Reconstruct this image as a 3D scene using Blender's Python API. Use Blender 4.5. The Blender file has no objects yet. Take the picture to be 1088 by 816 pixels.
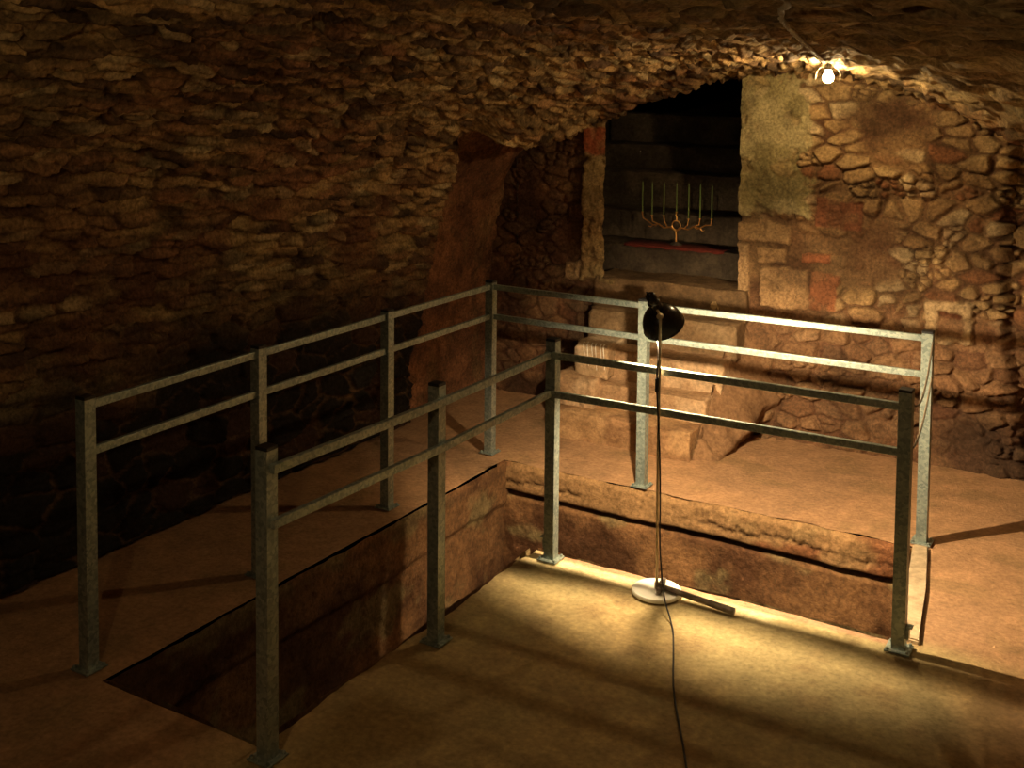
import bpy, bmesh, math, random
import numpy as np
from mathutils import Vector, Matrix
random.seed(7)
C = bpy.context.scene

# ---------------------------------------------------------------- camera
CAM = Vector((3.308, -5.325, 2.126))
FPX, PITCH, YAW, ROLL = 1179.5, 0.060, -0.538, 0.009
fw = Vector((math.sin(YAW)*math.cos(PITCH), math.cos(YAW)*math.cos(PITCH), -math.sin(PITCH)))
rt = Vector((math.cos(YAW), -math.sin(YAW), 0)); up = rt.cross(fw)
r2 = rt*math.cos(ROLL)+up*math.sin(ROLL); u2 = -rt*math.sin(ROLL)+up*math.cos(ROLL)
cd = bpy.data.cameras.new('camera'); cam = bpy.data.objects.new('camera', cd)
C.collection.objects.link(cam); C.camera = cam
m3 = Matrix((r2, u2, -fw)).transposed()
cam.matrix_world = Matrix.Translation(CAM) @ m3.to_4x4()
cd.sensor_width = 36.0; cd.lens = FPX*36/1088; cd.shift_y = -0.2292; cd.clip_start = .02

# ---------------------------------------------------------------- world, exposure, lamp strengths
W = bpy.data.worlds.new('world'); C.world = W; W.use_nodes = True
W.node_tree.nodes['Background'].inputs[0].default_value = (.9, .6, .35, 1)
W.node_tree.nodes['Background'].inputs[1].default_value = 0.0
C.view_settings.view_transform = 'Standard'; C.view_settings.look = 'None'
C.view_settings.gamma = 1; C.view_settings.use_curve_mapping = False
C.view_settings.exposure = 0.9
BULB_POS = (1.82, .23, 2.165); BULB_STRENGTH = 490; BULB_COL = (1, .71, .35)
BACK_POS = (2.0, -4.87, 2.26); BACK_STRENGTH = 420
LAMP_STRENGTH = 9300; LAMP_COL = (1, .74, .42)

# ---------------------------------------------------------------- helpers
def link(name, me, mat, parent=None):
    o = bpy.data.objects.new(name, me); C.collection.objects.link(o)
    if mat:
        me.materials.append(mat)
    if parent: o.parent = parent
    return o
def obj(name, bm, mat, parent=None, smooth=False):
    bmesh.ops.recalc_face_normals(bm, faces=bm.faces)
    me = bpy.data.meshes.new(name); bm.to_mesh(me); bm.free()
    if smooth:
        for p in me.polygons: p.use_smooth = True
        me.set_sharp_from_angle(angle=math.radians(42))
    return link(name, me, mat, parent)
def empty(name, loc=(0, 0, 0)):
    o = bpy.data.objects.new(name, None); C.collection.objects.link(o); o.location = loc; o.empty_display_size = .1
    return o
def tag(o, label, cat, group=None, kind=None):
    o['label'] = label; o['category'] = cat
    if group: o['group'] = group
    if kind: o['kind'] = kind
    return o
def box(bm, c, s, bevel=0, rot=None):
    r = bmesh.ops.create_cube(bm, size=1); vs = r['verts']
    bmesh.ops.scale(bm, vec=s, verts=vs)
    if bevel:
        es = list({e for v in vs for e in v.link_edges})
        rr = bmesh.ops.bevel(bm, geom=es, offset=bevel, segments=2, affect='EDGES', profile=.5)
        vs = list({v for v in rr['verts']} | {v for v in vs if v.is_valid})
    if rot is not None: bmesh.ops.rotate(bm, verts=vs, cent=(0, 0, 0), matrix=rot)
    bmesh.ops.translate(bm, verts=vs, vec=c)
def tube(bm, pts, rad, n=8, cap=True):
    pts = [Vector(p) for p in pts]; N = len(pts)
    rads = rad if isinstance(rad, (list, tuple)) else [rad]*N
    rings = []; prev = None
    for i, p in enumerate(pts):
        d = (pts[min(i+1, N-1)]-pts[max(i-1, 0)]).normalized()
        if prev is None:
            a = Vector((0, 0, 1)) if abs(d.z) < .9 else Vector((1, 0, 0))
            u = d.cross(a).normalized()
        else:
            u = (prev-d*prev.dot(d)).normalized()
        prev = u; v = d.cross(u)
        rings.append([bm.verts.new(p+(u*math.cos(2*math.pi*k/n)+v*math.sin(2*math.pi*k/n))*rads[i]) for k in range(n)])
    for a, b in zip(rings, rings[1:]):
        for k in range(n): bm.faces.new((a[k], a[(k+1) % n], b[(k+1) % n], b[k]))
    if cap:
        bm.faces.new(rings[0][::-1]); bm.faces.new(rings[-1])
def lathe(bm, prof, n=32, mat=None, closed=False):
    rings = []; allv = []
    for r, z in prof:
        if r < 1e-6:
            v = bm.verts.new((0, 0, z)); rings.append([v]); allv.append(v)
        else:
            g = [bm.verts.new((r*math.cos(2*math.pi*k/n), r*math.sin(2*math.pi*k/n), z)) for k in range(n)]
            rings.append(g); allv += g
    pairs = list(zip(rings, rings[1:]))
    if closed: pairs.append((rings[-1], rings[0]))
    for a, b in pairs:
        for k in range(n):
            l = (k+1) % n
            if len(a) == 1: bm.faces.new((a[0], b[k], b[l]))
            elif len(b) == 1: bm.faces.new((a[k], a[l], b[0]))
            else: bm.faces.new((a[k], a[l], b[l], b[k]))
    if mat is not None: bmesh.ops.transform(bm, matrix=mat, verts=allv)
    return allv
def spline(pts, n=8):
    P = [Vector(p) for p in pts]; P = [2*P[0]-P[1]]+P+[2*P[-1]-P[-2]]; out = []
    for i in range(1, len(P)-2):
        for k in range(n):
            t = k/n; a, b, c, d = P[i-1:i+3]
            out.append(.5*((2*b)+(c-a)*t+(2*a-5*b+4*c-d)*t*t+(-a+3*b-3*c+d)*t**3))
    out.append(P[-2]); return out

# ---------------------------------------------------------------- numpy noise
def hsh(ix, iy, s):
    h = np.sin(ix*127.1+iy*311.7+s*74.7)*43758.5453
    return h-np.floor(h)
def vn(x, y, s=0):
    ix, iy = np.floor(x), np.floor(y); fx, fy = x-ix, y-iy
    fx = fx*fx*(3-2*fx); fy = fy*fy*(3-2*fy)
    a = hsh(ix, iy, s)*(1-fx)+hsh(ix+1, iy, s)*fx
    b = hsh(ix, iy+1, s)*(1-fx)+hsh(ix+1, iy+1, s)*fx
    return a*(1-fy)+b*fy
def fbm(x, y, s=0, o=4):
    t = 0; a = .5; n = 0
    for k in range(o):
        t = t+a*vn(x*2**k+k*17.3, y*2**k-k*9.1, s+k); n += a; a *= .55
    return t/n
def voro(x, y, s=0, jit=.9):
    ix, iy = np.floor(x), np.floor(y)
    f1 = np.full(x.shape, 9.); f2 = f1.copy(); cx = np.zeros_like(x); cy = np.zeros_like(x); dx = np.zeros_like(x); dy = np.zeros_like(x)
    for i in (-1, 0, 1):
        for j in (-1, 0, 1):
            a, b = ix+i, iy+j
            px = a+.5+jit*(hsh(a, b, s)-.5); py = b+.5+jit*(hsh(a, b, s+5)-.5)
            ex, ey = x-px, y-py; d = np.sqrt(ex*ex+ey*ey)
            cl = d < f1
            f2 = np.where(cl, f1, np.minimum(f2, d))
            cx = np.where(cl, a, cx); cy = np.where(cl, b, cy); dx = np.where(cl, ex, dx); dy = np.where(cl, ey, dy)
            f1 = np.where(cl, d, f1)
    return f1, f2, cx, cy, dx, dy
def sst(a, b, x):
    t = np.clip((x-a)/(b-a), 0, 1); return t*t*(3-2*t)
def mix(a, b, t):
    t = np.asarray(t)[..., None]; return np.asarray(a)*(1-t)+np.asarray(b)*t

# ---------------------------------------------------------------- materials
def nodemat(name, rough=.9, metal=0.0, spec=.3):
    m = bpy.data.materials.new(name); m.use_nodes = True; nt = m.node_tree
    b = nt.nodes['Principled BSDF']; b.inputs['Roughness'].default_value = rough
    b.inputs['Metallic'].default_value = metal; b.inputs['Specular IOR Level'].default_value = spec
    return m, nt, b
def vary(nt, src, scale, lo, hi, detail=6, socket='Fac'):
    tc = nt.nodes.new('ShaderNodeTexCoord')
    n = nt.nodes.new('ShaderNodeTexNoise'); n.inputs['Scale'].default_value = scale; n.inputs['Detail'].default_value = detail
    n.inputs['Roughness'].default_value = .65
    nt.links.new(tc.outputs['Object'], n.inputs['Vector'])
    mr = nt.nodes.new('ShaderNodeMapRange'); mr.inputs[1].default_value = .3; mr.inputs[2].default_value = .7
    mr.inputs[3].default_value = lo; mr.inputs[4].default_value = hi
    nt.links.new(n.outputs['Fac'], mr.inputs[0])
    mx = nt.nodes.new('ShaderNodeVectorMath'); mx.operation = 'SCALE'
    nt.links.new(src, mx.inputs[0]); nt.links.new(mr.outputs[0], mx.inputs['Scale'])
    return mx.outputs[0], n
def bump(nt, b, scale, dist, strength=.6, detail=8):
    tc = nt.nodes.new('ShaderNodeTexCoord')
    n = nt.nodes.new('ShaderNodeTexNoise'); n.inputs['Scale'].default_value = scale; n.inputs['Detail'].default_value = detail
    n.inputs['Roughness'].default_value = .7
    nt.links.new(tc.outputs['Object'], n.inputs['Vector'])
    bp = nt.nodes.new('ShaderNodeBump'); bp.inputs['Distance'].default_value = dist; bp.inputs['Strength'].default_value = strength
    nt.links.new(n.outputs['Fac'], bp.inputs['Height']); nt.links.new(bp.outputs[0], b.inputs['Normal'])
def attr_mat(name, bs=28, bd=.02, lo=.62, hi=1.35, rough=.92, fine=45, spec=.2):
    m, nt, b = nodemat(name, rough, 0, spec)
    a = nt.nodes.new('ShaderNodeAttribute'); a.attribute_name = 'Col'
    c, _ = vary(nt, a.outputs['Color'], fine, lo, hi)
    c, _ = vary(nt, c, 9, .8, 1.2)
    nt.links.new(c, b.inputs['Base Color']); bump(nt, b, bs, bd)
    return m
def plain(name, col, rough=.6, metal=0, lo=.85, hi=1.15, scale=30, bd=0, bs=60, spec=.4):
    m, nt, b = nodemat(name, rough, metal, spec)
    rgb = nt.nodes.new('ShaderNodeRGB'); rgb.outputs[0].default_value = (*col, 1)
    c, _ = vary(nt, rgb.outputs[0], scale, lo, hi); nt.links.new(c, b.inputs['Base Color'])
    if bd: bump(nt, b, bs, bd)
    return m
M_STONE = attr_mat('rubble_stone', 55, .022, .42, 1.5, .92, 60); M_WALL = attr_mat('wall_rubble', 55, .018, .5, 1.45, .92, 60)
M_FLOOR = attr_mat('earth_screed', 60, .010, .72, 1.25, .85, 45, .25)
M_PIT = attr_mat('pit_concrete', 18, .03, .55, 1.45)
M_STEP = attr_mat('worn_stone_step', 32, .022, .62, 1.28)
def galv():
    m, nt, b = nodemat('galvanised_steel', .42, .55, .5)
    tc = nt.nodes.new('ShaderNodeTexCoord')
    v = nt.nodes.new('ShaderNodeTexVoronoi'); v.inputs['Scale'].default_value = 90
    nt.links.new(tc.outputs['Object'], v.inputs['Vector'])
    n = nt.nodes.new('ShaderNodeTexNoise'); n.inputs['Scale'].default_value = 14; n.inputs['Detail'].default_value = 8
    nt.links.new(tc.outputs['Object'], n.inputs['Vector'])
    sp = nt.nodes.new('ShaderNodeSeparateColor'); nt.links.new(v.outputs['Color'], sp.inputs[0])
    ad = nt.nodes.new('ShaderNodeMath'); ad.operation = 'ADD'
    nt.links.new(sp.outputs[0], ad.inputs[0]); nt.links.new(n.outputs['Fac'], ad.inputs[1])
    r = nt.nodes.new('ShaderNodeValToRGB')
    r.color_ramp.elements[0].position = .3; r.color_ramp.elements[0].color = (.20, .25, .235, 1)
    r.color_ramp.elements[1].position = 1.0; r.color_ramp.elements[1].color = (.42, .475, .43, 1)
    h = nt.nodes.new('ShaderNodeMath'); h.operation = 'MULTIPLY'; h.inputs[1].default_value = .6
    nt.links.new(ad.outputs[0], h.inputs[0]); nt.links.new(h.outputs[0], r.inputs[0])
    nt.links.new(r.outputs[0], b.inputs['Base Color'])
    return m
M_GALV = galv()
M_CAP = plain('black_plastic', (.012, .012, .013), .5)
M_BLACK = plain('black_enamel', (.012, .011, .010), .22, 0, spec=.6)
M_WHITE = plain('white_enamel', (.82, .80, .72), .4, 0, .94, 1.04, 12)
M_INNER = plain('grey_shade_inside', (.42, .40, .36), .5)
M_BRASS = plain('dull_brass', (.55, .45, .30), .5, .3)
M_GOLD = plain('gilt_copper', (.75, .38, .12), .35, .8)
M_CANDLE = plain('green_candle', (.15, .22, .06), .5)
M_CORD = plain('black_rubber', (.015, .013, .012), .6)
M_IRON = plain('rusty_iron', (.09, .07, .055), .7, .3, .5, 1.5, 40, .004)
M_WOOD = plain('dark_wood', (.13, .10, .075), .75, 0, .5, 1.4, 30, .003)
M_ROPE = plain('grey_wire', (.20, .16, .11), .6)
M_CLOTH = plain('dark_red_cloth', (.15, .022, .014), .95, 0, .7, 1.2, 50, .003)
M_COND = plain('cloth_cable', (.45, .38, .26), .7, 0, .6, 1.3, 60)
M_KERB = plain('pale_kerb_stone', (.52, .40, .26), .85, 0, .6, 1.25, 22, .008)
def emis(name, col, st):
    m, nt, b = nodemat(name, .3)
    b.inputs['Base Color'].default_value = (.8, .8, .8, 1)
    b.inputs['Emission Color'].default_value = (*col, 1); b.inputs['Emission Strength'].default_value = st
    m.cycles.emission_sampling = 'FRONT_BACK'
    return m
M_BULB = emis('glowing_bulb', BULB_COL, BULB_STRENGTH)
M_BULB2 = emis('glowing_bulb_front', BULB_COL, BACK_STRENGTH)
M_LAMPBULB = emis('glowing_lamp_bulb', LAMP_COL, LAMP_STRENGTH)

# ---------------------------------------------------------------- stone sheets
def sheet(name, P, disp, col, mat, mask=None, parent=None, flip=False):
    """P (a,b,3) grid of points pushed along its normal by disp, coloured by col"""
    du = np.gradient(P, axis=0); dv = np.gradient(P, axis=1)
    N = np.cross(du, dv); N /= np.linalg.norm(N, axis=2, keepdims=True)+1e-9
    if flip: N = -N
    Q = P+N*disp[..., None]; a, b = P.shape[:2]
    idx = np.arange(a*b).reshape(a, b)
    q = np.stack([idx[:-1, :-1], idx[1:, :-1], idx[1:, 1:], idx[:-1, 1:]], -1)
    if flip: q = q[..., ::-1]
    q = q.reshape(-1, 4) if mask is None else q[mask]
    used = np.unique(q); rm = np.full(a*b, -1); rm[used] = np.arange(len(used)); q = rm[q]
    co = Q.reshape(-1, 3)[used]; cl = np.concatenate([np.clip(col, .004, 1).reshape(-1, 3), np.ones((a*b, 1))], 1)[used]
    me = bpy.data.meshes.new(name); me.vertices.add(len(co)); me.vertices.foreach_set('co', co.astype(np.float32).ravel())
    me.loops.add(q.size); me.loops.foreach_set('vertex_index', q.ravel().astype(np.int32))
    me.polygons.add(len(q)); me.polygons.foreach_set('loop_start', np.arange(0, q.size, 4, dtype=np.int32))
    me.update(calc_edges=True); me.validate()
    at = me.color_attributes.new('Col', 'FLOAT_COLOR', 'POINT'); at.data.foreach_set('color', cl.astype(np.float32).ravel())
    me.polygons.foreach_set('use_smooth', np.ones(len(me.polygons), dtype=bool)); me.update()
    o = link(name, me, mat, parent)
    return o
def struct(o): o['kind'] = 'structure'; return o

# vault cross-section at the back wall (left springing -> crown -> right)
PX = np.array([-.72, -.735, -.73, -.70, -.65, -.55, -.40, -.14, .16, .40, .64, .84, 1.035, 1.4, 1.7, 1.944, 2.197, 2.42, 2.62, 2.85, 3.05, 3.2, 3.28, 3.3])
PZ = np.array([-.02, .30, .65, .95, 1.22, 1.46, 1.66, 1.83, 1.955, 2.045, 2.122, 2.175, 2.205, 2.215, 2.195, 2.144, 2.058, 1.955, 1.84, 1.66, 1.42, 1.1, .6, -.02])
PT = np.concatenate([[0], np.cumsum(np.hypot(np.diff(PX), np.diff(PZ)))])
def vault_xz(t, y):
    x = np.interp(t, PT, PX); z = np.interp(t, PT, PZ)
    g = np.clip(1.15-y, 0, 9)
    s = 1+1.25*sst(0, 3.2, g)
    x = np.where(x > 1.4, 1.4+(x-1.4)*s, x)
    z = z*(1+(.022*g+.02*sst(0, 1.2, g))*sst(.3, 2.1, z))
    return x, z
ts = np.concatenate([np.arange(0, 4.1, .0095), np.arange(4.1, PT[-1], .03), [PT[-1]]])
k = np.ones(9)/9
ys = np.concatenate([np.arange(1.30, -4.4, -.0105), np.arange(-4.4, -7.6, -.04)])
T, Y = np.meshgrid(ts, ys, indexing='ij')
sm = lambda dt: vault_xz(np.clip(T+dt, 0, PT[-1]), Y)
acc = [sm(d) for d in (-.12, -.06, 0, .06, .12)]
Xv = sum(a[0] for a in acc)/5; Zv = sum(a[1] for a in acc)/5
# rubble courses: long thin slabs laid along the vault
wy = Y+.12*(fbm(Y*2.3, T*3, 3)-.5)+.07*(fbm(Y*9, T*16, 13)-.5); wt = T+.09*(fbm(Y*2.0, T*2.5, 9)-.5)+.045*(fbm(Y*7, T*12, 12)-.5)
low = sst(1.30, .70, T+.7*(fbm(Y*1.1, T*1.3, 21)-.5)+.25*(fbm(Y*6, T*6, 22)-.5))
f1, f2, cx, cy, dx, dy = voro(wy/.18, wt/.048, 1)
g1, g2, ex, ey, hx, hy = voro(wy/.20, wt/.125, 31)
ed = (f2-f1); rid = hsh(cx, cy, 44); rid2 = hsh(cx, cy, 45)
edl = (g2-g1); ridl = hsh(ex, ey, 46); ridl2 = hsh(ex, ey, 47)
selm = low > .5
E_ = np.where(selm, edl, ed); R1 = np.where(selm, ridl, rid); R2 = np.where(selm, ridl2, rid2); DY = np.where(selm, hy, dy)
mer = sst(.44, .60, fbm(Y*3.2, T*5.5, 23)); body = sst(.0, .28, E_+.16*mer+.20*(fbm(Y*20, T*30, 25)-.5))
deep = (hsh(cx, cy, 51) > .955) & ~selm
ht = body*(.010+.026*R1)-DY*.022*body*(~selm)+.020*(fbm(Y*9, T*12, 5)-.5)+.05*(fbm(Y*1.7, T*2.3, 8)-.5)+.012*(fbm(Y*34, T*48, 55, 3)-.5)+.042*(fbm(Y*5.5, T*34, 56, 4)-.5)
ht = np.where(deep, ht-.05*sst(.05, .3, E_), ht)
# deep ragged cleft and smooth plastered end of the left side near the back wall
cre = .2+.2*sst(.3, .9, T)-.26*sst(1.5, 1.93, T)+.10*(fbm(T*5, Y*0+3, 71)-.5)
pl = sst(cre-.02, cre+.04, Y)*sst(2.07, 2.00, T+.06*(fbm(Y*6, T*2, 72)-.5))
recess = -.07*sst(1.0, 1.9, T)-.01
cw = .035+.10*sst(.75, .25, Y); tc_ = 1.99-.02*(Y-.8)+.05*(fbm(Y*6, T*0, 73)-.5)
cl = sst(tc_-cw-.05, tc_-cw, T)*sst(tc_+.05, tc_+.02, T)*sst(.04, .14, Y+.08*(fbm(T*9, Y*5, 74)-.5))
ht = ht*(1-pl)+pl*(recess+.045*(fbm(Y*5, T*4, 61)-.5)+.045*(fbm(Y*13, T*11, 62)-.5)+.01*(fbm(Y*45, T*45, 63)-.5))-.22*cl+(.12+.05*(fbm(Y*7, T*5, 76)-.5))*sst(2.50, 2.10, T)*sst(tc_+.01, tc_+.05, T)*sst(-.05, .25, Y)*(1-.6*sst(.6, 1.05, Y))
big = fbm(Y*.9, T*1.2, 81); big2 = fbm(Y*2.4, T*3.1, 82)
tan = np.array([.35, .25, .115]); ochre = np.array([.29, .18, .075]); red = np.array([.19, .085, .042]); dark = np.array([.07, .042, .025]); mort = np.array([.25, .155, .075]); pale = np.array([.42, .32, .17])
col = mix(tan, ochre, R2); col = mix(col, red, sst(.45, .85, R1*.35+big*.85)*.85); col = mix(col, dark, (R2 > .84)*.8); col = mix(col, pale, (R2 < .13)*.7)
col = mix(mort*.62, col, body)
stk = fbm(Y*6, T*30, 57, 4); col = col*(.45+1.1*sst(.25, .75, stk))[..., None]
reds = sst(.42, .62, big2)*sst(2.5, 1.0, T)
col = mix(col, np.array([.17, .065, .03]), reds*.6)
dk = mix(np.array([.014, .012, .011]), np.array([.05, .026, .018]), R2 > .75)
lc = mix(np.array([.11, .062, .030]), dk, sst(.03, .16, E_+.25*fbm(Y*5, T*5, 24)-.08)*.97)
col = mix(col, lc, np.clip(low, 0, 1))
plc = mix(np.array([.34, .155, .075]), np.array([.20, .09, .046]), sst(.35, .65, fbm(Y*4, T*4, 91))); plc = mix(plc, np.array([.30, .19, .09]), sst(.55, .75, fbm(Y*6, T*3, 92))*.5)
plc = plc*(.4+.8*fbm(Y*14, T*14, 93))[..., None]; col = mix(col, plc, pl*.92); col = col*.9
lit_col = np.array([.44, .35, .18])*(.55+.8*fbm(Y*3, T*9, 95))[..., None]; col = mix(col, lit_col, sst(3.5, 4.6, T)*sst(.9, -.6, Y)*(.35+.5*sst(.35, .6, fbm(Y*2, T*4, 96))))  # back bulb's light on the right of the vault, painted into the colour
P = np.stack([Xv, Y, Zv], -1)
nl = int(np.searchsorted(ts, 1.0))
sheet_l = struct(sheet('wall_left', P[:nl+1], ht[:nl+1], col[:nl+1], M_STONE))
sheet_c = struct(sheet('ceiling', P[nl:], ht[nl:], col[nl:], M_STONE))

# ---- back wall
OX0, OX1, OZ = .165, 1.06, .86
xs = np.unique(np.round(np.concatenate([np.arange(-.95, 2.75, .0085), [OX0, OX1], np.arange(2.75, 4.2, .03)]), 4))
zs = np.unique(np.round(np.concatenate([np.arange(-.03, 2.42, .0085), [OZ]]), 4))
X, Z = np.meshgrid(xs, zs, indexing='ij')
wx = X+.08*(fbm(X*3, Z*3, 103)-.5)+.018*(fbm(X*16, Z*16, 104)-.5); wz = Z+.06*(fbm(X*3, Z*3, 105)-.5)+.014*(fbm(X*16, Z*16, 106)-.5)
f1, f2, cx, cy, dx, dy = voro(wx/.155, wz/.088, 111, .95); ed = f2-f1; R1 = hsh(cx, cy, 112); R2 = hsh(cx, cy, 113)
g1, g2, ex, ey, hx, hy = voro(wx/.075, wz/.045, 121, .9); small = hsh(cx, cy, 114) > .78
ed = np.where(small, np.minimum(ed*2, g2-g1), ed)
buried = fbm(X*2.6, Z*2.6, 130)
body = sst(.04, .20, ed)*sst(.74, .52, buried)
ed = ed+.22*(fbm(X*22, Z*22, 171)-.5)+.12*(fbm(X*60, Z*60, 172, 2)-.5); body = sst(.06, .26, ed)*sst(.74, .52, buried)
h = body*(.014+.034*R1)+.03*(fbm(X*4, Z*5, 132)-.5)+.014*(fbm(X*26, Z*26, 133)-.5)
col = mix(np.array([.46, .32, .155]), np.array([.36, .225, .10]), R2); col = mix(col, np.array([.26, .11, .05]), R2 > .88); col = mix(col, np.array([.55, .42, .24]), (R2 < .2)*.8)
mc = mix(np.array([.22, .13, .062]), np.array([.12, .06, .03]), sst(.35, .65, fbm(X*5, Z*5, 134)))
col = mix(mc, col, body)
st = sst(.5, .72, fbm(X*2.2+3, Z*2.2, 136)); col = mix(col, np.array([.17, .085, .04]), st*.55)
# lower courses: redder, rougher, darker towards the right-hand corner
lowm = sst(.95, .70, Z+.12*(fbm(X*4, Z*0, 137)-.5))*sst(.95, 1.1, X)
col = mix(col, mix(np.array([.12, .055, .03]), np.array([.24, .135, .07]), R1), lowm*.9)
dk_right = sst(2.0, 2.5, X)*sst(.55, .15, Z+.5*(fbm(X*3, Z*3, 138)-.5)); col = mix(col, np.array([.05, .03, .02]), dk_right*.75)
def rect(x0, x1, z0, z1, e=.012, wob=.03, s=140):
    xx = X+2.2*wob*(fbm(X*9, Z*9, s)-.5); zz = Z+2.2*wob*(fbm(X*9, Z*9, s+1)-.5)
    return sst(x0-e, x0+e, xx)*sst(x1+e, x1-e, xx)*sst(z0-e, z0+e, zz)*sst(z1+e, z1-e, zz)
def patch(m, c, hh, rough=.006):
    global col, h
    m = m*(.55+.45*sst(.3, .5, fbm(X*11, Z*11, 149))); col = mix(col, c, m); h = h*(1-m)+m*(hh+rough*(fbm(X*30, Z*30, 150)-.5))
pcol = mix(np.array([.40, .33, .17]), np.array([.27, .22, .10]), sst(.42, .62, fbm(X*6, Z*6, 151)))
patch(rect(1.0, 1.46, 1.33, 2.4, .01, .10, 141), pcol, .03, .014)
patch(rect(1.0, 1.38, 1.19, 1.30, .006, .03), np.array([.40, .25, .12]), .028, .016)
patch(rect(1.0, 1.12, .76, 1.17, .006, .02), np.array([.42, .27, .14]), .03, .016)
patch(rect(1.16, 1.36, 1.06, 1.15, .006, .03), np.array([.38, .23, .11]), .022, .016)
patch(rect(1.20, 1.48, .80, 1.04, .008, .03, 143), np.array([.42, .26, .13]), .030, .02)
patch(rect(1.435, 1.61, 1.085, 1.135, .004, .012), np.array([.32, .12, .055]), .024)
patch(rect(1.525, 1.79, 1.30, 1.465, .006, .025, 145), mix(np.array([.26, .10, .048]), np.array([.17, .065, .032]), fbm(X*12, Z*12, 7)), .024, .012)
patch(rect(1.50, 1.66, .80, 1.03, .006, .03, 146), np.array([.30, .12, .055]), .022, .012)
patch(rect(2.15, 2.40, .70, .93, .006, .03, 147), np.array([.44, .31, .17]), .04, .016)
patch(rect(2.21, 2.34, .74, .88, .01, .03, 148), np.array([.13, .045, .02]), .015, .02)
lw = sst(.14, .06, X)   # dark red old plaster left of the doorway
dkc = mix(np.array([.16, .075, .038]), np.array([.09, .04, .024]), sst(.4, .6, fbm(X*5, Z*5, 152))); dkc = mix(dkc, np.array([.24, .14, .07]), sst(.58, .75, fbm(X*7, Z*7, 153))*.6)
col = mix(col, dkc, lw*.85); h = h*(1-lw*.55)
patch(rect(.0, .25, .84, 1.86, .02, .05, 154), mix(np.array([.40, .30, .14]), np.array([.28, .17, .075]), fbm(X*9, Z*5, 155)), .055, .014)
patch(rect(.0, .25, 1.68, 1.84, .01, .03, 156), np.array([.36, .10, .045]), .045, .012)
patch(rect(-.13, -.01, .84, .96, .01, .03, 157), np.array([.38, .25, .13]), .04, .012)
cv = 2.52+.10*(Z-1.3)**2   # the wall turns away beyond this line
Yb = 1.17+.09*sst(cv-.02, cv+.05, X)
# ragged edges of the doorway
rag = .016*(fbm(Z*11, X*0+1, 160)-.5)
Xw = X+np.where(np.abs(X-OX1) < .03, rag*1.6, 0)+np.where(np.abs(X-OX0) < .03, rag*1.6, 0)
col = col*(.62+.5*sst(.3, .7, fbm(X*4, Z*4, 170)))[..., None]; h = h*1.25
P = np.stack([Xw, Yb, Z], -1)
cxm = (X[:-1, :-1]+X[1:, 1:])/2; czm = (Z[:-1, :-1]+Z[1:, 1:])/2
mk = ~((cxm > OX0) & (cxm < OX1) & (czm > OZ))
struct(sheet('wall_back', P, h, col, M_WALL, mk, flip=False))

# ---- stair passage behind the doorway (side walls, roof, end)
def passage(name, P, s, dark=1.0, flip=False):
    a = P[..., 1]*1.0; b = P[..., 2]+P[..., 0]
    hh = .02*(fbm(a*6, b*6, s)-.5)+.012*(fbm(a*25, b*25, s+1)-.5)
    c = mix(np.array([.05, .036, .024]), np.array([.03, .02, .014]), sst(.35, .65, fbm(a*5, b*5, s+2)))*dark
    return struct(sheet(name, P, hh, c, M_WALL, flip=flip))
def quad(p, u, v, nu, nv):
    U, V = np.meshgrid(np.linspace(0, 1, nu), np.linspace(0, 1, nv), indexing='ij')
    return np.array(p)[None, None]+U[..., None]*np.array(u)+V[..., None]*np.array(v)
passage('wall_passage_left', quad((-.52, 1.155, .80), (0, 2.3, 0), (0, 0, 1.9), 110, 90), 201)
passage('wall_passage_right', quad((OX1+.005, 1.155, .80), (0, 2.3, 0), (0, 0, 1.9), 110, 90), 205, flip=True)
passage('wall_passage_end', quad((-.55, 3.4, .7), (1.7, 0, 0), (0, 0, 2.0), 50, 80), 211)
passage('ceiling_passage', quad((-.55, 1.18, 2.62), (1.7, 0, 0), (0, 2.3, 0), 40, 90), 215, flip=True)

# ---- floor with the L-shaped pit
WX, IX, EX = .125, .875, 2.425; SY, IY, NY = -2.79, -1.005, -.05
def axis(a, b, st, keys):
    return np.unique(np.round(np.concatenate([np.arange(a, b, st), keys]), 4))
fx = axis(-1.0, 6.3, .022, [WX, IX, EX]); fy = axis(-7.7, 1.35, .022, [SY, IY, NY])
X, Yf = np.meshgrid(fx, fy, indexing='ij')
n1 = fbm(X*1.3, Yf*1.3, 301); n2 = fbm(X*5, Yf*5, 302); n3 = fbm(X*16, Yf*16, 303)
brown = np.array([.42, .24, .125]); sand = np.array([.46, .34, .155]); grey = np.array([.37, .30, .145])
cen = sst(.6, 1.0, X+.1*(n2-.5))*sst(-.9, -1.05, Yf)*sst(3.2, 2.5, X)
c = mix(brown, brown*.82+.01, sst(.35, .65, n1)); c = mix(c, mix(sand, grey, sst(.35, .6, n1)), cen*.9)
c = c*(.86+.28*n3)[..., None]; c = mix(c, np.array([.25, .16, .075]), sst(.60, .72, n2)*.45)
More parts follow.
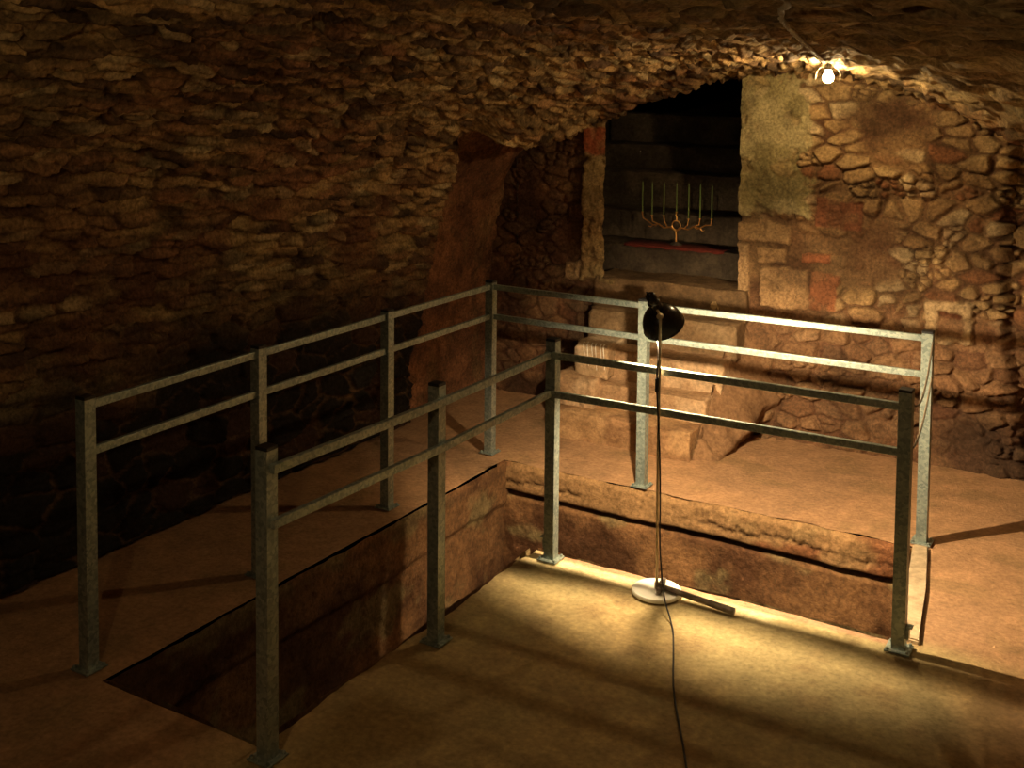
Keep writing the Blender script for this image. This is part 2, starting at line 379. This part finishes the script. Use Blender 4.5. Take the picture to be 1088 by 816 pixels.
# floor lamp's pool of light painted pale along the middle platform's edge
edge = sst(-1.20, -1.07, Yf+.10*(fbm(X*9, Yf*3, 306)-.5))*sst(IX-.02, IX+.05, X)*sst(2.45, 2.38, X)*(Yf < IY+.005)
c = mix(c, np.array([.74, .62, .36]), edge*sst(.35, .5, fbm(X*4+2, Yf*14, 307))*.8)
c = mix(c, np.array([.36, .19, .11]), sst(-1.05, -1.035, Yf+.02*(fbm(X*7, Yf*0, 308)-.5))*(Yf < IY+.005)*sst(IX, IX+.1, X)*sst(2.45, 2.38, X)*.9)
hh = .006*(n2-.5)+.012*(fbm(X*1.1, Yf*1.1, 305)-.5)*sst(.2, .5, np.abs(X-1.2))
dug = np.ones_like(X)
w1 = np.where(np.abs(X-IX) < 1e-3, .035*(fbm(Yf*5, X*0, 310)-.5)+.02*(fbm(Yf*18, X*0, 311)-.5), 0)*(Yf < IY)
w2 = np.where(np.abs(Yf-NY) < 1e-3, .05*(fbm(X*4, X*0, 312)-.5)+.016*(fbm(X*22, X*0, 315)-.5), 0)
w3 = np.where(np.abs(Yf-IY) < 1e-3, .030*(fbm(X*6, X*0, 313)-.5), 0)*(X > IX)
w4 = np.where(np.abs(X-WX) < 1e-3, .016*(fbm(Yf*6, X*0, 314)-.5), 0)
sk = (-.085-.145*np.clip(Yf, -1.1, .05))*np.exp(-((X-EX)/.35)**4)
P = np.stack([X+w1+w4+sk, Yf+w2+w3, np.zeros_like(X)], -1)
cxm = (X[:-1, :-1]+X[1:, 1:])/2; cym = (Yf[:-1, :-1]+Yf[1:, 1:])/2
pit = ((cxm > WX) & (cxm < IX) & (cym > SY) & (cym < NY)) | ((cxm > WX) & (cxm < EX) & (cym > IY) & (cym < NY))
struct(sheet('floor', P, hh-.003, c, M_FLOOR, ~pit))

# ---- pit walls and bottom
PD = 1.25
def pitwall(name, a, b, nsign, seed, lip, tone):
    L = math.dist(a, b); n = int(L/.012); U, V = np.meshgrid(np.linspace(0, 1, n), np.linspace(0, 1, 105), indexing='ij')
    z = -V*PD; s = U*L
    Pq = np.stack([a[0]+(b[0]-a[0])*U, a[1]+(b[1]-a[1])*U, z-.004], -1)
    hh = .03*(fbm(s*3, z*3, seed)-.5)+.018*(fbm(s*12, z*12, seed+1)-.5)
    gz = -.175+.03*(fbm(s*1.5, z*0, seed+2)-.5)
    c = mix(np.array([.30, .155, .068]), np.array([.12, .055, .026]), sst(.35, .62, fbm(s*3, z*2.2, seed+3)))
    c = mix(c, np.array([.32, .25, .12]), sst(.55, .7, fbm(s*4+9, z*5, seed+4))*.7)
    if lip:
        top = sst(gz-.006, gz+.006, z); gr = np.exp(-((z-gz+.008)/.013)**2)
        hh = hh+top*.018-.05*gr
        ck = np.exp(-((z-gz-.070-.05*(fbm(s*7, z*0, seed+6)-.5)-.05*(fbm(s*32, z*0, seed+12)-.5))/.007)**2)*sst(.4, .5, fbm(s*2, z*0, seed+7))
        hh = hh-.02*ck; c = mix(c, np.array([.42, .25, .115]), top*.7)
        c = mix(c, np.array([.20, .06, .025]), top*sst(.56, .66, fbm(s*2.5+4, z*5, seed+8))*.7)
        c = mix(c, np.array([.04, .02, .012]), np.clip(gr+ck*.8, 0, 1)*.8)
        hh = hh-.03*sst(-.03, 0, z)*fbm(s*4, z*0, seed+9)
    else:
        lg = -.20-.10*fbm(s*1.2, z*0, seed+2)
        hh = hh+.02*sst(lg-.02, lg+.02, z)
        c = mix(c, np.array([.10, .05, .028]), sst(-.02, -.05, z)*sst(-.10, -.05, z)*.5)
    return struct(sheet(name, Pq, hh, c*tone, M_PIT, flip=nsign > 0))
pitwall('wall_pit_north', (WX-.03, NY), (EX+.03, NY), 1, 401, True, .85)
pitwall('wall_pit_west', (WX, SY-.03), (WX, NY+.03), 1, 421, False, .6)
pitwall('wall_pit_middle', (IX, SY-.03), (IX, IY), -1, 441, False, .9)
pitwall('wall_pit_inner', (IX, IY), (EX+.03, IY), -1, 461, False, .9)
pitwall('wall_pit_east', (EX+.062, IY-.03), (EX-.082, NY+.03), -1, 481, False, .9)
pitwall('wall_pit_south', (WX-.03, SY), (IX+.03, SY), -1, 491, False, .9)
Pq = quad((WX-.1, SY-.1, -PD+.02), (2.5, 0, 0), (0, 2.9, 0), 100, 110)
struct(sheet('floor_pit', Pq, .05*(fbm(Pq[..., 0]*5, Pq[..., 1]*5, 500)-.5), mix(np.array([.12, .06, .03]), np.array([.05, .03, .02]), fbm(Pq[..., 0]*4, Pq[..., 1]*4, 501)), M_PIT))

# ---- rest of the cellar behind the camera
def farwall(name, p, u, v, s, flip):
    Pq = quad(p, u, v, 90, 60); a = Pq[..., 0]+Pq[..., 1]; b = Pq[..., 2]
    f1, f2, cx, cy, _, _ = voro(a/.25, b/.13, s); bd = sst(.03, .25, f2-f1)
    return struct(sheet(name, Pq, bd*.03, mix(np.array([.2, .12, .06]), np.array([.32, .2, .1]), bd), M_WALL, flip=flip))
farwall('wall_front', (-1.0, -7.5, -.02), (7.4, 0, 0), (0, 0, 3.0), 601, True)

# ---------------------------------------------------------------- staircase
def slab(name, x0, x1, y0, y1, z0, z1, seed, parent, cols=((.44, .29, .155), (.30, .17, .085)), amp=.014, res=.018, taper=0):
    bm = bmesh.new(); box(bm, ((x0+x1)/2, (y0+y1)/2, (z0+z1)/2), (x1-x0, y1-y0, z1-z0))
    n = max(2, int((x1-x0)/res)); 
    ex = [e for e in bm.edges if abs((e.verts[0].co-e.verts[1].co).x) > .5*(x1-x0)]
    bmesh.ops.subdivide_edges(bm, edges=ex, cuts=n, use_grid_fill=True)
    ez = [e for e in bm.edges if abs((e.verts[0].co-e.verts[1].co).z) > .5*(z1-z0)]
    bmesh.ops.subdivide_edges(bm, edges=ez, cuts=max(3, int((z1-z0)/res)), use_grid_fill=True)
    ey = [e for e in bm.edges if abs((e.verts[0].co-e.verts[1].co).y) > .5*(y1-y0)]
    bmesh.ops.subdivide_edges(bm, edges=ey, cuts=max(3, int((y1-y0)/res)), use_grid_fill=True)
    vs = list(bm.verts); co = np.array([v.co for v in vs]); bm.normal_update(); no = np.array([v.normal for v in vs])
    x, y, z = co.T; d = 2*amp*(fbm(x*5+y*3, z*6+y*4, seed)-.55)+.7*amp*(fbm(x*22+y*9, z*22+y*15, seed+1)-.5)
    edgef = (y < y0+.02)*(z > z1-.02); d = d-edgef*.022*fbm(x*6, x*0, seed+3)
    co2 = co+no*d[:, None]
    for v, c in zip(vs, co2): v.co = c
    cc = mix(np.array(cols[0]), np.array(cols[1]), sst(.35, .62, fbm(x*5, y*5+z*5, seed+5)))
    o = obj(name, bm, M_STEP, parent, False)
    at = o.data.color_attributes.new('Col', 'FLOAT_COLOR', 'POINT')
    at.data.foreach_set('color', np.concatenate([cc, np.ones((len(cc), 1))], 1).astype(np.float32).ravel())
    for p in o.data.polygons: p.use_smooth = True
    return o
stair = tag(empty('stone_staircase', (.6, 1.1, 0)), 'worn stone staircase climbing from the cellar floor through the dark doorway', 'staircase')
def S(*a, **k):
    o = slab(*a, **k); o.matrix_parent_inverse = Matrix.Translation(stair.location).inverted(); return o
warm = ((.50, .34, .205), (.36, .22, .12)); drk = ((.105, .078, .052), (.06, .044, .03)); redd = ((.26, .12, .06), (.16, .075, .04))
S('step', .14, 1.03, .48, 1.19, -.02, .165, 701, stair, cols=((.40, .24, .12), (.27, .15, .075)), amp=.022)
S('step', .22, 1.05, .66, 1.19, .145, .31, 703, stair, cols=warm)
S('step', .28, 1.09, .81, 1.19, .29, .50, 705, stair, cols=warm)
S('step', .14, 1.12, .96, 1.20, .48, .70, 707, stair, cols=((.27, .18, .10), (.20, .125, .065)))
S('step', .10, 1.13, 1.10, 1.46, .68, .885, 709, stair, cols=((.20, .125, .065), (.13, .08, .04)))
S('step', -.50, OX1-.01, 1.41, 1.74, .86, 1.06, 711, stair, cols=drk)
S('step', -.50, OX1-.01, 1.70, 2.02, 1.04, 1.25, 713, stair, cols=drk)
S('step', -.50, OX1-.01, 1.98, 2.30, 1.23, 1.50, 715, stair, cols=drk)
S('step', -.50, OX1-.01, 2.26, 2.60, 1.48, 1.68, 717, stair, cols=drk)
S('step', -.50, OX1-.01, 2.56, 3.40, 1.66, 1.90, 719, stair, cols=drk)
o = S('stone_block', .10, .36, .60, .95, .14, .335, 721, stair, cols=warm, amp=.03); o['label'] = 'rough lower block at the left of the steps'
o = S('stone_block', .185, .40, .70, 1.0, .32, .535, 723, stair, cols=((.55, .41, .27), (.42, .28, .16)), amp=.02); o['label'] = 'pale upright block with drip marks'
# sloping rubble cheek on the right of the steps
bm = bmesh.new(); pr = [(.50, .0), (.62, .16), (.80, .36), (.96, .56), (1.10, .72), (1.19, .80), (1.19, 0)]
for side in (1.03, 1.16): pass
va = [bm.verts.new((1.03+.05*(y-.5), y, z-.02)) for y, z in pr]; vb = [bm.verts.new((1.13+.28*max(z, .1), min(y+.05, 1.19), -.02 if z == 0 else max(z*.42-.04, -.01))) for y, z in pr]
bm.faces.new(va); bm.faces.new(vb[::-1])
for i in range(len(pr)):
    j = (i+1) % len(pr); bm.faces.new((va[i], vb[i], vb[j], va[j]))
bmesh.ops.triangulate(bm, faces=bm.faces)
bmesh.ops.subdivide_edges(bm, edges=bm.edges, cuts=7, use_grid_fill=True)
bm.normal_update()
for v in bm.verts:
    n_ = float(fbm(np.array([v.co.y*9.+v.co.x*5]), np.array([v.co.z*9.]), 731)[0]); v.co += v.normal*.085*(n_-.5)
o = obj('stair_cheek', bm, M_STEP, stair); o.matrix_parent_inverse = Matrix.Translation(stair.location).inverted()
at = o.data.color_attributes.new('Col', 'FLOAT_COLOR', 'POINT'); at.data.foreach_set('color', np.tile([.24, .135, .07, 1], len(o.data.vertices)).astype(np.float32))
for p in o.data.polygons: p.use_smooth = True

# ---------------------------------------------------------------- kerb
bm = bmesh.new()
pts = [(2.343, -.055), (2.378, -.30), (2.418, -.6), (2.482, -.985), (2.552, -.99), (2.520, -.80), (2.482, -.5), (2.412, -.055)]
va = [bm.verts.new((x, y, .016)) for x, y in pts]; vb = [bm.verts.new((x, y, -.05)) for x, y in pts]
bm.faces.new(va); bm.faces.new(vb[::-1])
for i in range(len(pts)):
    j = (i+1) % len(pts); bm.faces.new((va[i], vb[i], vb[j], va[j]))
bmesh.ops.bevel(bm, geom=[e for e in bm.edges], offset=.006, segments=2, affect='EDGES')
tag(obj('kerb_stone', bm, M_KERB), 'narrow pale kerb strip along the right-hand end of the pit', 'kerb')

# ---------------------------------------------------------------- railings
PW = .048
def make_post(parent, x, y, base=True, bracket=None):
    bm = bmesh.new(); hw = PW/2; t = .003
    o_ = [(-hw, -hw), (hw, -hw), (hw, hw), (-hw, hw)]; i_ = [(a*(1-t/hw), b*(1-t/hw)) for a, b in o_]
    rings = [[bm.verts.new((x+a, y+b, z)) for a, b in r] for r, z in ((o_, .0), (o_, .992), (i_, .992), (i_, .90))]
    for r, s in zip(rings, rings[1:]):
        for q in range(4): bm.faces.new((r[q], r[(q+1) % 4], s[(q+1) % 4], s[q]))
    p = obj('post', bm, M_GALV, parent)
    bm = bmesh.new(); box(bm, (x, y, .996), (PW*1.02, PW*1.02, .012), .002); box(bm, (x, y, .965), (PW-.008, PW-.008, .05))
    obj('post_cap', bm, M_CAP, p)
    bm = bmesh.new(); box(bm, (x, y, .007), (.092, .092, .006), .001)
    obj('base_plate', bm, M_GALV, p)
    for a, b in ((.035, .035), (-.035, .035), (.035, -.035), (-.035, -.035)):
        bm = bmesh.new(); lathe(bm, [(0, .019), (.0055, .019), (.0065, .016), (.0065, .009), (0, .009)], 6, Matrix.Translation((x+a, y+b, 0)))
        obj('bolt', bm, M_GALV, p)
    return p
def make_rail(parent, a, b, z, w=.020, h=.030, tilt=0):
    a = Vector((*a, z)); b = Vector((*b, z)); d = (b-a); L = d.length; d.normalize()
    bm = bmesh.new()
    box(bm, (a+b)/2, (L, w, h), .0025, Matrix.Rotation(math.atan2(d.y, d.x), 3, 'Z'))
    return obj('rail', bm, M_GALV, parent)
OUT = [(.02, -2.76), (0, -1.87), (0, -.97), (0, 0), (.96, -.02), (2.37, .01)]
INN = [(.94, -2.82), (.97, -1.94), (.99, -1.07), (2.49, -1.07)]
ro = tag(empty('railing'), 'long galvanised six-post railing round the far and left sides of the pit', 'railing')
for p in OUT: make_post(ro, *p)
for a, b in zip(OUT, OUT[1:]):
    a_, b_ = Vector(a), Vector(b); d = (b_-a_).normalized()*(PW/2-.001)
    for z in (.965, .795): make_rail(ro, a_+d, b_-d, z)
ri = tag(empty('railing'), 'galvanised four-post railing on the near middle platform beside the floor lamp', 'railing')
for p in INN: make_post(ri, *p)
o1 = PW/2+.010
for z in (.935, .762):
    make_rail(ri, (INN[0][0]+o1-.002, INN[0][1]-.01), (INN[1][0]+o1-.0, INN[1][1]), z)
    make_rail(ri, (INN[1][0]+o1, INN[1][1]), (INN[2][0]+o1-.03, INN[2][1]-PW/2), z)
    make_rail(ri, (INN[2][0]-.02, INN[2][1]-o1), (INN[3][0]-PW/2+.002, INN[3][1]-.01), z)
for (x, y), sx in ((INN[2], -1), (INN[3], 1)):
    bm = bmesh.new(); box(bm, (x+sx*(PW/2+.006), y, .075), (.012, .03, .045), .002); box(bm, (x+sx*(PW/2+.012), y, .10), (.024, .034, .006), .001)
    o = obj('bracket', bm, M_GALV, ri); o['label'] = 'small bracket low on the post'

# wires closing the gap between the two railings
def wire(name, a, b, sag, r, label):
    a, b = Vector(a), Vector(b)
    pts = [a.lerp(b, t)-Vector((0, 0, sag*4*t*(1-t)))-Vector((0, 0, 0)) for t in [i/14 for i in range(15)]]
    bm = bmesh.new(); tube(bm, pts, r, 6); return tag(obj(name, bm, M_ROPE, smooth=True), label, 'wire', 'wires between the railing posts')
wire('wire', (2.395, -.015, .955), (2.515, -1.045, .935), .09, .0042, 'thin wire slung between the tops of the two right-hand railing posts')
wire('wire', (2.395, -.015, .79), (2.515, -1.045, .775), .05, .0042, 'lower thin wire slung between the two right-hand railing posts')

# ---------------------------------------------------------------- ceiling bulbs
def bulb_fixture(pos, top, mat, label):
    x, y, z = pos
    r = tag(empty('light_bulb', (x, y, z)), label, 'light bulb')
    bm = bmesh.new(); prof = [(0, -.027)]
    for k_ in range(1, 12):
        a = math.pi*k_/14; prof.append((.0270*math.sin(a), -.027*math.cos(a)))
    prof += [(.0165, .031), (.0135, .040), (0, .040)]
    lathe(bm, prof, 24); obj('bulb_glass', bm, mat, r, True)
    bm = bmesh.new(); hb = top-z
    lathe(bm, [(0, .036), (.017, .036), (.021, .040), (.0215, .058), (.017, .066), (.012, .07), (.012, hb-.018), (.028, hb-.015), (.030, hb+.01), (0, hb+.01)], 20)
    obj('socket', bm, M_CAP, r, True)
    for s_ in (-1, 1):
        bm = bmesh.new(); tube(bm, spline([(s_*.020, 0, .055), (s_*.045, 0, .045), (s_*.058, 0, .02), (s_*.060, 0, -.004), (s_*.066, .004, -.012)], 4), .0012, 6)
        obj('hook', bm, M_ROPE, r, True)
    return r
bulb_fixture(BULB_POS, 2.262, M_BULB, 'bare glowing bulb hanging from the vault before the back wall')
bulb_fixture(BACK_POS, 2.52, M_BULB2, 'bare glowing bulb hanging from the vault above the near floor')

# ---------------------------------------------------------------- floor lamp
LX, LY = 1.525, -1.125
lamp = tag(empty('floor_lamp', (LX, LY, 0)), 'floor lamp with round white base and tilted black shade by the pit', 'floor lamp')
bm = bmesh.new(); lathe(bm, [(0, .003), (.100, .003), (.104, .006), (.104, .017), (.101, .021), (0, .022)], 56); obj('lamp_base', bm, M_WHITE, lamp, True)
bm = bmesh.new(); tube(bm, [(0, 0, .02), (0, 0, .05)], .010, 16); tube(bm, [(0, 0, .03), (-.004, -.002, .6), (-.004, 0, 1.168)], .0058, 12); obj('lamp_pole', bm, M_BRASS, lamp, True)
az, el = math.radians(12), math.radians(-54)
ax = Vector((math.sin(az)*math.cos(el), math.cos(az)*math.cos(el), math.sin(el)))   # shade opens this way
zc = ax; xc = Vector((0, 0, 1)).cross(zc).normalized(); yc = zc.cross(xc)
hub = Vector((-.036, .036, 1.188))
MS = Matrix.Translation(hub) @ Matrix((xc, yc, zc)).transposed().to_4x4()
prof = [(.022, -.018)]
for k_ in range(0, 13):
    a = math.radians(15+k_*6); prof.append((.089*math.sin(a), .092-.104*math.cos(a)))
inner = [(r-.0022, z+.0022) for r, z in prof[::-1]]
bm = bmesh.new(); lathe(bm, prof+[(.0915, prof[-1][1]+.003)]+inner, 48, MS, closed=True); sh = obj('lamp_shade', bm, M_BLACK, lamp, True)
sh.data.materials.append(M_INNER)
for p in sh.data.polygons:
    c0 = MS.inverted() @ p.center; n0 = (MS.inverted().to_3x3() @ p.normal)
    if n0.z > .05 and Vector((c0.x, c0.y)).dot(Vector((n0.x, n0.y))) < 0: p.material_index = 1
bm = bmesh.new(); lathe(bm, [(0, -.088), (.017, -.088), (.021, -.083), (.022, -.05), (.026, -.046), (.026, -.020), (.030, -.012), (.020, -.002), (0, -.002)], 28, MS); obj('socket', bm, M_BLACK, lamp, True)
bm = bmesh.new(); prof2 = [(0, -.012), (.012, -.012), (.013, .006)]
for k_ in range(4, 12): a = math.pi*k_/12; prof2.append((.019*math.sin(a), .030-.019*math.cos(a)))
prof2.append((0, .049))
lathe(bm, prof2, 24, MS); obj('lamp_bulb', bm, M_LAMPBULB, lamp, True)
bm = bmesh.new(); tube(bm, [(-.004, 0, 1.172), tuple(hub-ax*.028)], .006, 10); lathe(bm, [(0, -.014), (.011, -.012), (.013, 0), (.011, .012), (0, .014)], 16, Matrix.Translation((-.004, -.004, 1.172)) @ Matrix.Rotation(math.pi/2, 4, 'X')); obj('swivel_joint', bm, M_BRASS, lamp, True)
bm = bmesh.new()
pts = [hub-ax*.086, hub-ax*.104+Vector((-.008, 0, -.004)), hub+Vector((-.060, .05, .04)), hub+Vector((-.055, .07, -.06)), (-.03, .03, 1.06), (-.012, .004, 1.0), (-.011, -.009, .95), (-.010, -.010, .86), (.0, -.016, .75), (.016, -.03, .60), (.030, -.05, .42), (.050, -.09, .24), (.09, -.14, .08), (.145, -.20, .012), (.190, -.28, .006), (.25, -.42, .006), (.365, -.69, .006), (.545, -1.03, .006), (.72, -1.4, .006), (1.0, -2.2, .006), (1.1, -3.6, .006)]
tube(bm, spline(pts, 6), .0034, 8); cb = obj('power_cord', bm, M_CORD, lamp, True)
bm = bmesh.new(); box(bm, (-.010, -.010, .885), (.016, .016, .062), .006); o = obj('cord_switch', bm, M_CAP, lamp, True)

# ---------------------------------------------------------------- tool lying on the lamp base
a = Vector((1.545, -1.125, .036)); b = Vector((1.868, -1.14, .017)); d = (b-a).normalized()
hm = tag(empty('hammer', (a+b)/2), 'dark hammer-like tool lying with its head on the white lamp base', 'tool')
inv = Matrix.Translation(-hm.location)
bm = bmesh.new(); tube(bm, [a, a.lerp(b, .3), a.lerp(b, .7), b], [.010, .0125, .0135, .0145], 12); bm.transform(inv); obj('handle', bm, M_WOOD, hm, True)
bm = bmesh.new(); box(bm, a+Vector((.0, .0, .004)), (.022, .115, .022), .004, Matrix.Rotation(math.radians(12), 3, 'Z')); bm.transform(inv); obj('head', bm, M_IRON, hm)

# ---------------------------------------------------------------- menorah
MX, MY, MZ = .505, 1.50, 1.062
mn = tag(empty('menorah', (MX, MY, MZ)), 'seven-branched gilt candelabrum with thin green candles on a dark step', 'candelabrum')
bm = bmesh.new(); lathe(bm, [(0, 0), (.040, 0), (.042, .006), (.030, .014), (.012, .022), (0, .024)], 24); obj('base', bm, M_IRON, mn, True)
bm = bmesh.new(); tube(bm, [(0, 0, .015), (.001, 0, .05), (-.001, 0, .10)], [.007, .006, .007], 10); obj('stem', bm, M_GOLD, mn, True)
bm = bmesh.new(); mm = Matrix.Translation((0, 0, .132)) @ Matrix.Rotation(math.pi/2, 4, 'X')
R, r_ = .030, .0045; rg = []
for i in range(24):
    A = 2*math.pi*i/24; rg.append([bm.verts.new(mm @ Vector(((R+r_*math.cos(2*math.pi*j/8))*math.cos(A), (R+r_*math.cos(2*math.pi*j/8))*math.sin(A), r_*math.sin(2*math.pi*j/8)))) for j in range(8)])
for i in range(24):
    for j in range(8): bm.faces.new((rg[i][j], rg[(i+1) % 24][j], rg[(i+1) % 24][(j+1) % 8], rg[i][(j+1) % 8]))
obj('ring', bm, M_GOLD, mn, True)
tips = [(-.245, .20), (-.175, .182), (-.09, .185), (0, .215), (.085, .175), (.165, .182), (.245, .185)]
for i, (tx, tz) in enumerate(tips):
    bm = bmesh.new()
    if i == 3: pts = [(0, 0, .160), (.004, 0, .18), (-.003, 0, .198), (0, 0, tz)]
    else:
        s_ = 1 if tx > 0 else -1; ww = abs(tx)
        pts = [(s_*.004, 0, .095)]; n = max(3, int(ww/.035)); z0 = .105
        for q in range(1, n):
            f = q/n; pts.append((s_*ww*f, random.uniform(-.006, .006), .100+(.155-.1)*f*(.55 if ww < .2 else .8)+(.010 if q % 2 else -.006)))
        pts += [(tx*1.0-s_*.006, 0, tz-.035), (tx, 0, tz)]
    tube(bm, pts, [.0048]*(len(pts)-1)+[.0038], 8)
    if i not in (3,) and abs(tx) > .1:
        q = pts[len(pts)//2]; tube(bm, [q, (q[0]+.02*s_, .004, q[2]-.016), (q[0]+.035*s_, 0, q[2]-.010)], [.004, .003, .002], 6)
    obj('arm', bm, M_GOLD, mn, True)
    bm = bmesh.new(); lathe(bm, [(0, 0), (.006, 0), (.009, .008), (.0085, .010), (0, .006)], 14, Matrix.Translation((tx, 0, tz-.002))); obj('candle_cup', bm, M_GOLD, mn, True)
for i, (tx, tz) in enumerate(tips):
    cz = 1.062+tz; h_ = .40-tz+.005
    bm = bmesh.new(); lathe(bm, [(0, 0), (.0045, 0), (.0042, h_-.01), (.002, h_), (.0007, h_+.001), (.0007, h_+.010), (0, h_+.010)], 10)
    o = obj('candle', bm, M_CANDLE, None, True); o.location = (MX+tx, MY, cz+.005)
    w = ['first', 'second', 'third', 'middle', 'third', 'second', 'first'][i]
    lab = 'thin green candle in the middle cup of the gilt candelabrum' if i == 3 else 'thin green candle in the candelabrum, %s from its %s end' % (w, 'left' if i < 3 else 'right')
    tag(o, lab, 'candle', 'green candles in the candelabrum')
# cloth strip on that step
bm = bmesh.new(); n = 30; rows = []
for i in range(n+1):
    x = .175+.70*i/n; w_ = .006*math.sin(i*1.3)
    rows.append([bm.verts.new(p) for p in ((x, 1.60+w_, 1.063), (x, 1.46, 1.064), (x, 1.405+w_*.3, 1.062), (x, 1.397, 1.056), (x, 1.396+w_*.2, 1.045+w_*.5))])
for a_, b_ in zip(rows, rows[1:]):
    for q in range(4): bm.faces.new((a_[q], a_[q+1], b_[q+1], b_[q]))
cl_ = obj('cloth', bm, M_CLOTH, None, True); md = cl_.modifiers.new('thick', 'SOLIDIFY'); md.thickness = .0015; md.offset = 0
tag(cl_, 'dark red cloth strip along the step edge under the candelabrum', 'cloth')

# ---------------------------------------------------------------- cable on the vault
cp = spline([(1.822, .235, 2.255), (1.86, .02, 2.245), (1.885, -.15, 2.243), (1.97, -.55, 2.262), (2.075, -1.0, 2.268), (2.195, -1.58, 2.292), (2.33, -2.18, 2.312), (2.385, -2.37, 2.325), (2.62, -3.2, 2.31), (2.50, -4.2, 2.40), (2.02, -4.85, 2.50)], 14)
for q in range(1, 6): cp[-q-1].z -= .0
cable = tag(empty('ceiling_cable', cp[0]), 'pale twisted cable running along the vault to the hanging bulb', 'cable')
inv = Matrix.Translation(-Vector(cp[0]))
for ph in (0, math.pi):
    pts = []; L = 0
    for i, p in enumerate(cp):
        if i: L += (cp[i]-cp[i-1]).length
        d = (cp[min(i+1, len(cp)-1)]-cp[max(i-1, 0)]).normalized(); u = d.cross(Vector((0, 0, 1))).normalized(); v = d.cross(u)
        pts.append(p+(u*math.cos(L*45+ph)+v*math.sin(L*45+ph))*.0045)
    bm = bmesh.new(); tube(bm, pts, .0052, 6); bm.transform(inv); obj('strand', bm, M_COND, cable, True)
# pale wax drips down the block beside the steps
bm = bmesh.new()
for k_, (x, l) in enumerate([(.235, .07), (.262, .13), (.292, .10), (.318, .15), (.352, .12), (.372, .14)]):
    tube(bm, [(x, .72, .535), (x+.003, .695, .525), (x+.010, .693, .525-l*.5), (x+.016, .692, .525-l)], [.003, .003, .0024, .0016], 6)
bm.transform(Matrix.Translation(-stair.location)); o = obj('wax_drip', bm, M_WHITE, stair, True); o['label'] = 'pale drips down the front of the upright block'
